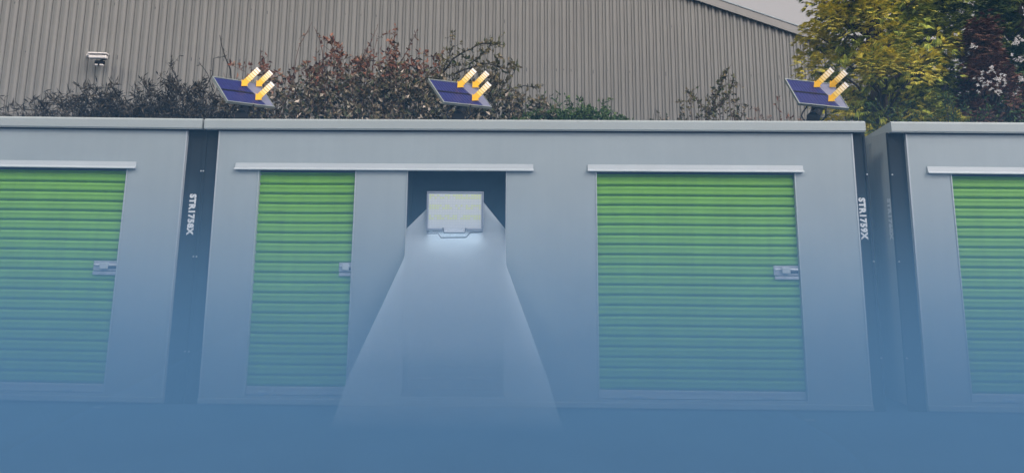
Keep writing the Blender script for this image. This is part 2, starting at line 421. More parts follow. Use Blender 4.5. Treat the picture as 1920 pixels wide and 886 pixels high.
am = MB(); am.tube([(0, .09, Hh*.5), (0, .36, Hh*.5)], .018, 8); am.cbox((-.05, .36, Hh*.5-.05), (.05, .3995-.002, Hh*.5+.05), .004)
am.build('mounting_arm', M['plastic'], fl)
sd = bpy.data.lights.new('flood_lamp', 'AREA'); sd.shape = 'RECTANGLE'; sd.size = .50; sd.size_y = .07; sd.energy = .9; sd.size_y = .10; sd.spread = R(120); sd.color = (.90, .96, 1)
so = bpy.data.objects.new('flood_lamp', sd); COL.objects.link(so); so.parent = fl; so.location = (0, -.045, -.024)
so.rotation_euler = Vector((0, .12, .99)).to_track_quat('Z', 'Y').to_euler()

# ------------------------------------------------------------------ beam of the flood light, seen in the mist
def volmat(name, col, dens_nodes, aniso=0.0):
    m = bpy.data.materials.new(name); m.use_nodes = True; n = m.node_tree.nodes; l = m.node_tree.links
    for x in list(n): 
        if x.type != 'OUTPUT_MATERIAL': n.remove(x)
    out = [x for x in n if x.type == 'OUTPUT_MATERIAL'][0]
    pv = n.new('ShaderNodeVolumePrincipled'); pv.inputs['Color'].default_value = (*col, 1); pv.inputs['Anisotropy'].default_value = aniso
    l.new(pv.outputs[0], out.inputs['Volume'])
    d = dens_nodes(n, l)
    if isinstance(d, float): pv.inputs['Density'].default_value = d
    else: l.new(d, pv.inputs['Density'])
    return m
def mist_density(n, l):
    tc = n.new('ShaderNodeTexCoord'); sx = n.new('ShaderNodeSeparateXYZ'); l.new(tc.outputs['Object'], sx.inputs[0])
    mr = n.new('ShaderNodeMapRange'); mr.interpolation_type = 'SMOOTHSTEP'; mr.inputs[1].default_value = 2.15; mr.inputs[2].default_value = .2
    mr.inputs[3].default_value = 0; mr.inputs[4].default_value = 1; l.new(sx.outputs['Z'], mr.inputs[0])
    p = n.new('ShaderNodeMath'); p.operation = 'POWER'; p.inputs[1].default_value = 1.2; l.new(mr.outputs[0], p.inputs[0])
    q = n.new('ShaderNodeMath'); q.operation = 'MULTIPLY'; q.inputs[1].default_value = .33; l.new(p.outputs[0], q.inputs[0]); return q.outputs[0]
def beam_density(n, l):
    tc = n.new('ShaderNodeTexCoord'); sx = n.new('ShaderNodeSeparateXYZ'); l.new(tc.outputs['Object'], sx.inputs[0])
    mr = n.new('ShaderNodeMapRange'); mr.inputs[1].default_value = 0; mr.inputs[2].default_value = 2
    l.new(sx.outputs['Z'], mr.inputs[0]); cr = n.new('ShaderNodeValToRGB'); l.new(mr.outputs[0], cr.inputs[0])
    tab = [(.04,.05),(.20,.10),(.40,.42),(.58,.95),(.68,1.0),(.755,.85),(.80,.9),(.90,.9)]
    e = cr.color_ramp.elements
    while len(e) < len(tab): e.new(.5)
    for k, (p, v) in enumerate(tab): e[k].position = p; e[k].color = (v, v, v, 1)
    q = n.new('ShaderNodeMath'); q.operation = 'MULTIPLY'; q.inputs[1].default_value = 11.0; l.new(cr.outputs[0], q.inputs[0]); return q.outputs[0]
bm_ = MB(); rings = []
def ring(pl, pr, yf, yb, ylp=None):
    """left/right outline pixels at front depth yf, same outline at back depth yb"""
    A_, B_ = at(*pl, yf), at(*pr, yf); C_, D_ = at(*pr, yb), at(*pl, yb)
    z = (A_.z + B_.z)/2
    return [A_, B_, C_, D_]
rings = [ring((800.5, 391), (906, 378), .035, .12), ring((760.5, 430), (948, 430), .012, .25), ring((759, 478), (949, 497), -.14, .0-.05),
         ring((705, 595), (994, 618), -.42, -.04), ring((650, 712), (1029, 715), -.66, -.04)]
fa, fb = at(619, 796, -.86), at(1058, 797, -.86); ba, bb = at(633, 757, -.05), at(1043, 759, -.05)
last = [fa, fb, bb, ba]
for v in last: v.z = .004
rings[2][2].y = rings[2][3].y = .02
rings.append(last)
vs = [v for r_ in rings for v in r_]
fs = [(0,1,2,3)] + [(4*i+k, 4*i+(k+1)%4, 4*i+4+(k+1)%4, 4*i+4+k) for i in range(len(rings)-1) for k in range(4)] + [tuple(4*(len(rings)-1)+k for k in (3,2,1,0))]
bm_.add(vs, fs)
beam = bm_.build('light_beam', volmat('lit_mist', (.78, .90, 1.0), beam_density, -.45))
tag(beam, 'pale spreading beam of light falling from the flood light', 'light beam', kind='stuff')

# ------------------------------------------------------------------ ground mist
hz = MB().box((-165, -165, -1.4), (165, 165, 17.0))
haze = hz.build('haze', volmat('ground_mist', (.138, .325, .570), mist_density))
haze.active_material.cycles.volume_step_rate = .026
tag(haze, 'blue mist thick on the ground and thinning towards the roofs', 'mist', kind='stuff')

# ------------------------------------------------------------------ solar panels with their sun arrows
PM = at(859, 222, .05); PM.z = 2.583   # foot of the middle panel stand
UX = Vector((.452, .30, 0)); VX = Vector((-.185, .262, .292))
BLm = at(832, 192, .0) - PM
def solar_panel():
    t = empty('solar_panel')
    n = UX.cross(VX).normalized(); n = n if n.z > 0 else -n
    P = lambda u, v, h=0: BLm + UX*u + VX*v + n*h
    fr = MB(); fr.prism([P(0,0,-.012), P(1,0,-.012), P(1,1,-.012), P(0,1,-.012)], n*.010)
    eu, ev = .022, .026
    for (u0,u1,v0,v1) in ((0,1,0,ev),(0,1,1-ev,1),(0,eu,ev,1-ev),(1-eu*.5,1,ev,1-ev)):
        fr.prism([P(u0,v0,-.018), P(u1,v0,-.018), P(u1,v1,-.018), P(u0,v1,-.018)], n*.026)
    fr.build('frame', M['frame'], t)
    ce = MB()
    ev = lambda v: .84 - .24*v   # slanting border between the cells and the pale margin
    def cellquad(v0, v1):
        k = 11
        for i in range(k):
            a0, a1 = i/k, (i+1)/k-.012
            q = [(.03+(ev(v0)-.03)*a0, v0), (.03+(ev(v0)-.03)*a1, v0), (.03+(ev(v1)-.03)*a1, v1), (.03+(ev(v1)-.03)*a0, v1)]
            ce.prism([P(u, v, -.0018) for u, v in q], n*.004, i % 2*0)
    cellquad(.05, .47); cellquad(.515, .955)
    cells = ce.build('cell_field', M['cell'], t)
    bk = MB(); bk.prism([P(.023,.027,-.0019), P(ev(.027)+.004,.027,-.0019), P(ev(.973)+.004,.973,-.0019), P(.023,.973,-.0019)], n*.002)
    bk.build('backing', M['cellline'], cells)
    gp = MB(); gp.prism([P(.026,.458,-.0001), P(ev(.458),.458,-.0001), P(ev(.525),.525,-.0001), P(.026,.525,-.0001)], n*.0036); gp.build('cell_gap', M['cellgap'], cells)
    pm = MB(); pm.prism([P(ev(.027)+.006,.027,-.0018), P(.988,.027,-.0018), P(.988,.973,-.0018), P(ev(.973)+.006,.973,-.0018)], n*.004); pm.build('pale_margin', M['pale'], t)
    st = MB(); c = P(.5, .32, -.02)
    st.cbox((-.075, -.035, 0), (.085, .045, .014), .004)
    st.prism([(-.062,-.024,.014),(.066,-.024,.014),(.060,.03,.014),(-.056,.03,.014)], Vector((.002, .0, .060)))
    st.prism([c+Vector((-.085,-.03,-.065)), c+Vector((.085,-.03,-.065)), c+Vector((.085,.03,-.065)), c+Vector((-.085,.03,-.065))], (0,0,.03))
    st.tube([(.0,.0,.05), (c.x*.4, c.y*.4+.01, .085), (c.x, c.y-.01, c.z-.075)], [.060,.056,.058], 12)
    st.tube([(-.045,.0,.055),(.055,.0,.055)], .024, 10)
    st.build('stand', M['plastic'], t)
    for sgn in (-1, 1):
        y = MB(); y.tube([(sgn*.062, -.022, .010), (sgn*.095+.006, -.03, .030), (sgn*.118+.008, -.025, .066), (sgn*.108+.008, .0, .100), (c.x+sgn*.085, c.y, c.z-.03)], .0085, 6)
        y.build('yoke', M['plastic'], t)
    return t
def arrow_mesh(tip, tail):
    """flat striped arrow plate in the X-Z plane; returns object at the tip"""
    a = empty('sun_arrow'); d = Vector((tail.x-tip.x, 0, tail.z-tip.z)); L = d.length; d.normalize(); s_ = Vector((-d.z, 0, d.x))
    th = Vector((0, .010, 0)); hw = .047; sw = .0285; hl = .052
    o = Vector((0, -.012, 0))
    hd = MB(); hd.prism([o, o+d*hl+s_*hw, o+d*hl+s_*sw, o+d*(hl+.03)+s_*sw, o+d*(hl+.03)-s_*sw, o+d*hl-s_*sw, o+d*hl-s_*hw], th)
    hd.build('head', M['yellow'], a)
    sh = MB(); n = 6; z0 = hl+.0302; k = (L-z0)/n
    for i in range(n):
        p0, p1, p2 = z0+i*k, z0+i*k+k*.24, z0+(i+1)*k
        h = Vector((.0,0,0))
        sh.prism([o+d*p0+s_*sw, o+d*(p0)-s_*sw, o+d*(p1)-s_*sw, o+d*(p1)+s_*sw], th, 6)
        sh.prism([o+d*p1+s_*sw, o+d*(p1)-s_*sw, o+d*(p2)-s_*sw, o+d*(p2)+s_*sw], th, i)
    sh.build('shaft', [M['stripe%d' % i] for i in range(6)] + [M['amber']], a)
    return a
nn = UX.cross(VX).normalized(); P0 = PM + BLm
def on_panel(px, py):
    d = at(px, py, 1) - CAM; return CAM + d*((P0-CAM).dot(nn)/d.dot(nn))
sp = solar_panel()
ARW = [((859.2,164.5),(892.3,131.5)), ((887.3,165.3),(916.0,137)), ((886.0,189.6),(919.4,157.3))]
arrows = []
for (tp, tl) in ARW:
    T_ = on_panel(*tp); U_ = at(*tl, T_.y-.012); arrows.append((arrow_mesh(T_, U_), T_-PM))
az0 = math.atan2(PM.x-CAM.x, PM.y-CAM.y)
where = ['middle', 'left', 'right']
names = {'middle': 'the middle solar panel', 'left': 'the left solar panel', 'right': 'the right solar panel'}
for w_, px, py in (('middle', 859, 222), ('left', 452.5, 219.5), ('right', 1523.5, 220)):
    p = at(px, py, .05); z = 2.583
    az = math.atan2(p.x-CAM.x, p.y-CAM.y); rz = -(az-az0)
    q = sp if w_ == 'middle' else copy_tree(sp)
    k_ = 1.0 if w_ == 'middle' else .93
    q.location = (p.x, p.y, z); rl = {'middle': -.02, 'left': -.04, 'right': .09}[w_]; q.rotation_euler = (0, rl, rz); q.scale = (k_, k_, 1.0)
    tag(q, {'middle': 'tilted blue solar panel on the roof above the dark open bay',
            'left': 'tilted blue solar panel on the roof above the narrow green door',
            'right': 'tilted blue solar panel in front of the golden conifer'}[w_], 'solar panel', 'solar panels along the container roof')
    for (ar, off), pos in zip(arrows, ('arrow, upper left of three,', 'arrow, upper right of three,', 'arrow, lowest of three,')):
        c = ar if w_ == 'middle' else copy_tree(ar)
        o_ = Matrix.Rotation(rz, 3, 'Z') @ Matrix.Rotation(rl, 3, 'Y') @ Vector((off.x*k_, off.y*k_, off.z))
        c.location = (p.x+o_.x, p.y+o_.y, z+o_.z); c.rotation_euler = (0, rl, rz); c.scale = (k_, k_, 1.0)
        tag(c, 'yellow striped %s pointing down at %s' % (pos, names[w_]), 'arrow', 'yellow arrows pointing at the solar panels')

# ------------------------------------------------------------------ warehouse
A_ = at(0, 110, 12.0); B_ = at(1545, 110, 14.7)
wd = Vector((B_.x-A_.x, B_.y-A_.y, 0)); WL = wd.length; wd.normalize(); wn = Vector((wd.y, -wd.x, 0))   # wn faces the camera
def wall_pt(px, py, off=0):
    d = at(px, py, 1) - CAM; o = Vector((A_.x, A_.y, 0)) + wn*off
    p = CAM + d*((o-CAM).dot(wn)/d.dot(wn)); return (p-o).dot(wd), p.z
s0, h0 = wall_pt(1294, 0); s1, h1 = wall_pt(1511, 73)
slope = (h1-h0)/(s1-s0)
top_t0, top_z0 = wall_pt(1352, 0, .12); top_t1, top_z1 = wall_pt(1555, 63, .12)
S_EAVE = s1 + 3.2; S_APEX = S_EAVE - 20.0; S_END = -10.0; print('wh', S_EAVE, slope, h0, h0+slope*(S_APEX-s0))
def wtop(s): return h0 + slope*(s-s0) if s > S_APEX else h0 + slope*(S_APEX-s0) + slope*(S_APEX-s)
wh = empty('warehouse', (A_.x, A_.y, 0), math.atan2(wd.y, wd.x))
tag(wh, 'large grey warehouse clad in vertical ribbed metal sheets with a sloping verge', 'warehouse')
# local frame: x along wall, y into the building, z up
cl = MB(); pitch = .2145; s = S_END; seq = []
k = 0
while s < S_EAVE:
    seq += [(s, 0), (s+.004, .035), (s+.016, .035), (s+.020, 0), (s+.078, -.002), (s+.104, -.040), (s+.152, -.042), (s+.196, 0)]; s += pitch; k += 1
vs = []; fs = []
for (x, y) in seq: vs += [(x, y, 0), (x, y, wtop(x)+.05)]
for i in range(len(seq)-1): fs.append((2*i, 2*i+2, 2*i+3, 2*i+1))
cl.add(vs, fs); clad = cl.build('cladding', M['clad'], wh, fixn=False)
sc = MB(); rs = random.Random(5)
for zz in (3.6, 5.0, 6.4, 7.8):
    for i in range(0, 150):
        if rs.random() < .22:
            x = S_END + i*pitch + .128
            if x < S_EAVE and zz < wtop(x)-.4: sc.box((x-.011, -.042, zz-.012+rs.uniform(-.1,.1)), (x+.011, -.0345, zz+.012))
o = sc.build('screw_heads', M['screw'], wh); o['kind'] = 'stuff'
lap = MB()
for i in range(-3, 30):
    x = i*pitch*5 + .0905
    if -8 < x < S_EAVE: pass
vg = MB(); dz = (top_z0 - h0 - slope*(top_t0-s0))
vx0, vx1 = S_APEX, S_EAVE+.25
def vz(x): return h0 + slope*(x-s0)
vg.add([(vx0,-.13,vz(vx0)),(vx1,-.13,vz(vx1)),(vx1,-.13,vz(vx1)+dz*.93),(vx0,-.13,vz(vx0)+dz*.93),
        (vx0,-.045,vz(vx0)),(vx1,-.045,vz(vx1)),(vx1,.3,vz(vx1)+dz),(vx0,.3,vz(vx0)+dz)],
       [(0,1,2,3),(3,2,6,7),(0,4,5,1),(1,5,6,2),(0,3,7,4)])
for i in range(9):
    x = vx0 + i*(vx1-vx0)/9 + 1.1
    vg.add([(x,-.134,vz(x)-.002),(x+.08,-.134,vz(x+.08)-.002),(x+.08,-.134,vz(x+.08)+dz*.94),(x,-.134,vz(x)+dz*.94)], [(0,1,2,3)])
vg.build('verge_trim', M['verge'], wh, fixn=False)
cp = MB(); cp.add([(vx0,-.15,vz(vx0)+dz*.93),(vx1,-.15,vz(vx1)+dz*.93),(vx1,-.15,vz(vx1)+dz*1.06),(vx0,-.15,vz(vx0)+dz*1.06),
   (vx0,.25,vz(vx0)+dz*.93+.02),(vx1,.25,vz(vx1)+dz*.93+.02),(vx1,.25,vz(vx1)+dz*1.06+.02),(vx0,.25,vz(vx0)+dz*1.06+.02)],
   [(0,1,2,3),(3,2,6,7),(0,4,5,1),(1,5,6,2),(0,3,7,4),(7,6,5,4)])
cp.build('verge_capping', M['panel'], wh)
rf = MB(); zr0, zr1 = vz(vx0)+dz*.9, vz(vx1)+dz*.9
rf.prism([(vx0,.35,zr0),(vx1,.35,zr1),(vx1,.35,zr1-.12),(vx0,.35,zr0-.12)], (0,14,0))
zr2 = zr0+slope*(S_APEX-S_END)
rf.prism([(vx0,.35,zr0),(S_END,.35,zr2),(S_END,.35,zr2-.12),(vx0,.35,zr0-.12)], (0,14,0))
rf.build('roof', M['wroof'], wh)
sw_ = MB(); sw_.box((S_EAVE+.001,.02,0),(S_EAVE+.05,14,wtop(S_EAVE)-.05)); sw_.build('side_wall', M['clad'], wh)
sw_ = MB(); sw_.box((S_END-.05,.02,0),(S_END-.001,14,wtop(S_END)-.05)); sw_.build('side_wall', M['clad'], wh)
sw_ = MB(); sw_.box((S_END,13.9,0),(S_EAVE,14,min(wtop(S_EAVE),wtop(S_END))-.3)); sw_.build('back_wall', M['clad'], wh)

# security light on the warehouse wall
sx_, sz_ = wall_pt(181, 112, .25)
base = Vector((A_.x, A_.y, 0)) + wd*sx_ + Vector((0,0,sz_))
sl = empty('security_light', base + wn*.035, math.atan2(wd.y, wd.x))
tag(sl, 'small white box camera with a black lamp below it on the warehouse wall', 'security camera')
u_ = 18.9/1385
mb = MB(); mb.cbox((-12*u_,-.34,.8*u_),(21*u_,-.20,8*u_),.02); cb = mb.build('camera_body', M['camw'], sl)
mb = MB(); mb.cbox((-13*u_,-.37,9.2*u_),(22*u_,-.19,12.5*u_),.012); mb.box((-11*u_,-.30,8*u_),(20*u_,-.22,9.1*u_),1); mb.build('sun_hood', [M['camw'], M['camb']], cb)
mb = MB(); mb.cbox((-25*u_,-.05,8.5*u_),(-20*u_,.0,13*u_),.01); mb.tube([(-22*u_,-.03,11*u_),(-19*u_,-.2,9.5*u_),(-11*u_,-.27,8*u_)],.022,8); mb.build('wall_bracket', M['camw'], sl)
mb = MB(); mb.cbox((0*u_,-.33,-10*u_),(17*u_,-.21,-1.0*u_-.03),.015)
mb.tube([(9*u_,-.27,-3*u_),(14*u_,-.27,0),(20*u_,-.24,1.5*u_)],.025,6); mb.tube([(7.5*u_,-.28,-9.8*u_),(7.5*u_,-.28,-12.6*u_)],.02,6); mb.build('lamp_head', M['camb'], sl)
mb = MB(); mb.cbox((1*u_,-.32,-12.8*u_),(6*u_,-.24,-10.05*u_),.006); mb.cbox((9.5*u_,-.32,-12.8*u_),(16*u_,-.24,-10.05*u_),.006); mb.build('lamp_glass', M['camw'], sl)

# ------------------------------------------------------------------ plants
def rv(rg, s=1.0): return Vector((rg.uniform(-1,1), rg.uniform(-1,1), rg.uniform(-1,1)))*s
def leaf(mb, p, d, L, w, rg, mi=0, curl=.25):
    d = d.normalized(); s_ = d.cross(rv(rg)); s_ = s_.normalized() if s_.length > .01 else Vector((1,0,0)); n = d.cross(s_)
    m1 = p + d*L*.45
    mb.add([p, m1 + s_*w*.5 + n*w*curl, p + d*L - n*L*.12*rg.random(), m1 - s_*w*.5 + n*w*curl, m1], [(0,1,4),(1,2,4),(0,4,3),(4,2,3)], mi)
def curved(p0, p1, rg, n=5, wob=.06):
    L = (p1-p0).length; mid = [p0 + (p1-p0)*(i/n) + rv(rg, wob*L*sin(pi*i/n)) for i in range(n+1)]
    mid[0], mid[-1] = p0, p1; return mid

def shrub(name, label, cat, px, Y, half, ztops, nst, leaf_m, twig_m, seed, lsize=.06, per=26, group=None, leaves_from=.35, spread=.35, lw=.5, zlow=2.0, droop=0.0, extra=None, side=.30, dense=0, mats_split=None):
    """many-stemmed shrub rooted in the ground; ztops: list of (fraction across, top z)"""
    rg = random.Random(seed); base = at(px, 223, Y); base.z = 0
    t = empty(name, base); tag(t, label, cat, group)
    def ztop(f):
        for (a, za), (b, zb) in zip(ztops, ztops[1:]):
            if a <= f <= b: return za + (zb-za)*(f-a)/(b-a)
        return ztops[-1][1]
    st = MB(); lf = MB()
    def leafy(pts, cnt, sz):
        for _ in range(cnt):
            i = rg.randrange(len(pts)-1); q = pts[i].lerp(pts[i+1], rg.random())
            if q.z < zlow: continue
            mi = 0
            if mats_split: mi = 0 if q.z > mats_split + rg.gauss(0, .12) else 1
            leaf(lf, q, rv(rg) + Vector((0,0,-droop + .35)), sz*rg.uniform(.6,1.3), sz*lw*rg.uniform(.7,1.2), rg, mi)
    for k in range(nst):
        f = rg.uniform(-1, 1); zt = ztop(f)*rg.uniform(.80, 1.0) if rg.random() < .75 else ztop(f)*rg.uniform(.94, 1.0)
        root = Vector((rg.uniform(-.15,.15), rg.uniform(-.15,.15), -.01)); tip = Vector((f*half, rg.uniform(-spread, spread), zt))
        mid = Vector((tip.x*.55, tip.y*.7, zt*.5)); 
        pts = [root, root.lerp(mid,.5), mid] + curved(mid, tip, rg, 5, .07)[1:]
        r0 = rg.uniform(.008, .016); st.tube(pts, [r0*(1-.8*i/(len(pts)-1)) for i in range(len(pts))], 4)
        up = pts[3:]
        leafy(up, int(per*.5), lsize)
        for _ in range(7):
            i = rg.randrange(len(up)-1); q = up[i].lerp(up[i+1], rg.random())
            dv = Vector((rg.uniform(-1,1), rg.uniform(-1,1), rg.uniform(-.1,1.1))).normalized()*side*rg.uniform(.4,1.1)
            e = q+dv; lim = ztop(max(-1,min(1,e.x/half)))
            if e.z > lim: e.z = lim
            tw = curved(q, e, rg, 3, .12); st.tube(tw, [.0055,.0045,.0035,.002], 3); leafy(tw, int(per*.22)+1, lsize)
    for _ in range(dense):
        f = rg.uniform(-1,1); zt = ztop(f)
        q = Vector((f*half, rg.uniform(-spread, spread), rg.uniform(zlow, zt*(.93 if zlow > 2.5 else .86+.05*rg.random()))))
        leaf(lf, q, rv(rg)+Vector((0,0,.3)), lsize*rg.uniform(.6,1.2), lsize*lw*rg.uniform(.7,1.2), rg, (0 if not mats_split else (0 if q.z > mats_split + rg.gauss(0,.15) else 1)))
    if extra:
        for path, rr, nl, sz in extra:
            P_ = [at(x, y, Y+yo) - base for (x, y, yo) in path]
            P_ = sum([curved(P_[i], P_[i+1], rg, 3, .05)[:-1] for i in range(len(P_)-1)], []) + [P_[-1]]
            st.tube(P_, [rr*(1-.7*i/(len(P_)-1)) for i in range(len(P_))], 4); leafy(P_, nl, sz)
            for _ in range(nl//5):
                i = rg.randrange(len(P_)-1); q = P_[i]; e = q + rv(rg, .16) + Vector((0,0,.04)); tw = curved(q, e, rg, 2, .1); st.tube(tw, [.004,.003,.002], 3); leafy(tw, 6, sz)
    st.build('stems', twig_m, t, fixn=False)
    if lf.v: lf.build('foliage', leaf_m, t, fixn=False)
    return t
def zat(px, py, Y): return at(px, py, Y).z

LM = dict(
 red = leaf_mat('red_brown_leaves', [(.05,.026,.018),(.15,.060,.038),(.24,.115,.075),(.07,.055,.03),(.32,.20,.15)]),
 mixed = leaf_mat('dull_mixed_leaves', [(.03,.028,.018),(.075,.070,.038),(.18,.14,.095),(.035,.055,.02),(.44,.38,.32)]),
 dark = leaf_mat('dark_needle_leaves', [(.014,.013,.010),(.028,.026,.020),(.085,.072,.055)]),
 green = leaf_mat('small_green_leaves', [(.02,.04,.014),(.05,.10,.03),(.12,.17,.06)]),
 olive = leaf_mat('olive_brown_leaves', [(.03,.032,.016),(.09,.085,.038),(.18,.14,.08),(.055,.085,.03)]),
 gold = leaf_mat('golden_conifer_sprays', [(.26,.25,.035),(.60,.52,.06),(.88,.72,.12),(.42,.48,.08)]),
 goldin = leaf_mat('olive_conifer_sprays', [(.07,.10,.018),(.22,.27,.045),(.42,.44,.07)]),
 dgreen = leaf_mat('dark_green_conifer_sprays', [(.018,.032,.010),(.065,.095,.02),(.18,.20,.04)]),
 ivy = leaf_mat('red_brown_dead_sprays', [(.06,.026,.018),(.17,.072,.05),(.28,.15,.10),(.05,.045,.025)]),
)
GR = 'shrubs behind the containers'
Y1 = 3.7
Z = lambda px, py: zat(px, py, Y1)
# left, dark spiky growth
shrub('spiky_shrub', 'low dark shrub of wiry twigs above the roof at the far left edge', 'shrub', 60, Y1, 1.25, [(-1,Z(0,190)),(-.2,Z(60,186)),(.3,Z(90,176)),(1,Z(140,182))], 80, LM['dark'], M['twig'], 11, lsize=.13, per=34, group=GR, lw=.14, side=.3, dense=500)
shrub('spiky_shrub', 'dark spiky shrub with long arching twigs below the security camera', 'shrub', 205, Y1, 1.05, [(-1,Z(140,186)),(-.2,Z(200,160)),(.2,Z(215,170)),(1,Z(270,168))], 80, LM['dark'], M['twig'], 12, lsize=.14, per=34, group=GR, lw=.13, side=.32, dense=500,
      extra=[([(240,215,0),(215,170,0),(203,145,-.1)],.012,6,.1),([(190,215,0),(160,190,0),(140,178,0)],.010,4,.1),([(262,215,0),(232,195,0),(212,165,-.1)],.014,6,.1)])
shrub('dense_shrub', 'dense near black shrub left of the left solar panel, one bare branch rising', 'shrub', 345, Y1, 1.25, [(-1,Z(265,172)),(-.6,Z(290,150)),(-.1,Z(340,146)),(.5,Z(385,150)),(1,Z(430,165))], 110, LM['dark'], M['twig'], 13, lsize=.10, per=50, group=GR, lw=.22, side=.28, dense=5200,
      extra=[([(440,215,0),(432,130,0),(412,66,0)],.016,16,.055),([(380,200,0),(400,110,0),(425,105,0)],.010,8,.05),([(345,190,0),(325,135,0),(320,115,0)],.010,26,.06),([(400,170,0),(380,125,0),(372,118,0)],.008,6,.05)])
# middle, leafy red brown growth
shrub('leafy_shrub', 'thin red brown shrub with bare twigs just right of the left solar panel', 'shrub', 525, Y1, .95, [(-1,Z(455,165)),(-.5,Z(490,100)),(0,Z(520,110)),(.5,Z(560,95)),(1,Z(600,120))], 42, [LM['red'], LM['mixed']], M['redtwig'], 21, lsize=.088, per=24, group=GR, side=.3, dense=1900, mats_split=Z(520,165),
      extra=[([(530,215,0),(555,110,0),(585,42,0)],.011,5,.05),([(610,140,0),(600,75,0),(588,50,0)],.010,6,.05),([(500,190,0),(488,120,0),(490,95,0)],.010,14,.05)])
shrub('leafy_shrub', 'tall red brown leafy shrub halfway between the left and middle solar panels', 'shrub', 645, Y1, .85, [(-1,Z(580,125)),(-.4,Z(612,80)),(.1,Z(650,76)),(.5,Z(670,95)),(1,Z(710,120))], 55, [LM['red'], LM['mixed']], M['redtwig'], 22, lsize=.088, per=34, group=GR, side=.26, dense=2600, mats_split=Z(650,140),
      extra=[([(655,170,0),(685,95,0),(708,50,0)],.011,12,.055),([(640,130,0),(620,80,0),(614,72,0)],.010,16,.06)])
shrub('leafy_shrub', 'red brown shrub with upright leafy tips just left of the middle solar panel', 'shrub', 742, Y1, .75, [(-1,Z(690,115)),(-.3,Z(725,80)),(0,Z(740,70)),(.4,Z(765,85)),(1,Z(800,110))], 50, [LM['red'], LM['mixed']], M['redtwig'], 23, lsize=.088, per=34, group=GR, side=.24, dense=2600, mats_split=Z(742,140),
      extra=[([(735,140,0),(740,85,0),(742,50,0)],.012,34,.062),([(750,120,0),(770,80,0),(783,54,0)],.009,12,.055),([(700,150,0),(702,95,0),(708,62,0)],.009,10,.05)])
shrub('leafy_shrub', 'dark leafy shrub behind the middle solar panel with branches arching to the right', 'shrub', 858, Y1, .95, [(-1,Z(790,110)),(-.5,Z(820,96)),(0,Z(860,92)),(.5,Z(900,92)),(1,Z(945,125))], 55, [LM['olive'], LM['mixed']], M['twig'], 24, lsize=.088, per=30, group=GR, side=.25, dense=2300, mats_split=Z(860,150),
      extra=[([(820,150,0),(850,110,0),(900,82,0),(945,84,0)],.016,60,.068),([(830,140,0),(848,90,0),(848,56,0)],.012,26,.06),([(850,140,0),(905,118,0),(952,128,0)],.014,30,.06),([(880,120,0),(915,95,0),(925,72,0)],.010,26,.062)])
shrub('leafy_shrub', 'brown and green leafy shrub just right of the middle solar panel', 'shrub', 962, Y1, .62, [(-1,Z(915,140)),(-.3,Z(945,140)),(.4,Z(985,160)),(1,Z(1012,180))], 34, [LM['olive'], LM['mixed']], M['twig'], 25, lsize=.088, per=26, group=GR, side=.2, dense=1500, mats_split=Z(962,185),
      extra=[([(950,170,0),(985,160,0),(1016,166,0)],.010,16,.06)])
shrub('low_green_shrub', 'low round green shrub, left of the two dense low green ones', 'shrub', 1035, Y1, .60, [(-1,Z(985,200)),(-.4,Z(1015,182)),(.3,Z(1050,180)),(1,Z(1080,198))], 36, LM['green'], M['twig'], 31, lsize=.062, per=40, group=GR, side=.16, dense=4200, zlow=2.95)
shrub('low_green_shrub', 'low dense green shrub, right one of the two low green ones', 'shrub', 1110, Y1, .60, [(-1,Z(1065,195)),(-.2,Z(1100,180)),(.3,Z(1125,178)),(1,Z(1160,210))], 36, LM['green'], M['twig'], 32, lsize=.062, per=40, group=GR, side=.16, dense=4200, zlow=2.95)
shrub('low_green_shrub', 'tiny sparse shrub top barely showing over the roof right of centre', 'shrub', 1212, Y1, .42, [(-1,Z(1175,218)),(0,Z(1205,206)),(1,Z(1255,218))], 22, LM['mixed'], M['twig'], 33, lsize=.055, per=30, group=GR, side=.14, dense=700, zlow=2.9)
shrub('brown_sprig_shrub', 'brown leafy sprigs rising alone before the warehouse wall right of centre', 'shrub', 1325, Y1, .50, [(-1,Z(1283,180)),(-.6,Z(1300,170)),(-.2,Z(1315,195)),(.5,Z(1350,140)),(1,Z(1368,150))], 20, LM['olive'], M['redtwig'], 34, lsize=.06, per=40, group=GR, side=.12, dense=260,
      extra=[([(1335,215,0),(1345,175,0),(1362,134,0)],.012,80,.065),([(1330,215,0),(1305,185,0),(1288,172,0)],.010,50,.06),([(1350,200,0),(1372,165,0),(1374,140,0)],.010,50,.06),([(1390,220,0),(1396,205,0),(1405,196,0)],.006,14,.05)])
shrub('brown_sprig_shrub', 'faint brown twiggy shrub just left of the right solar panel', 'shrub', 1468, Y1, .50, [(-1,Z(1435,195)),(-.2,Z(1462,178)),(.4,Z(1480,176)),(1,Z(1510,200))], 22, LM['red'], M['redtwig'], 35, lsize=.05, per=24, group=GR, side=.14, dense=700)

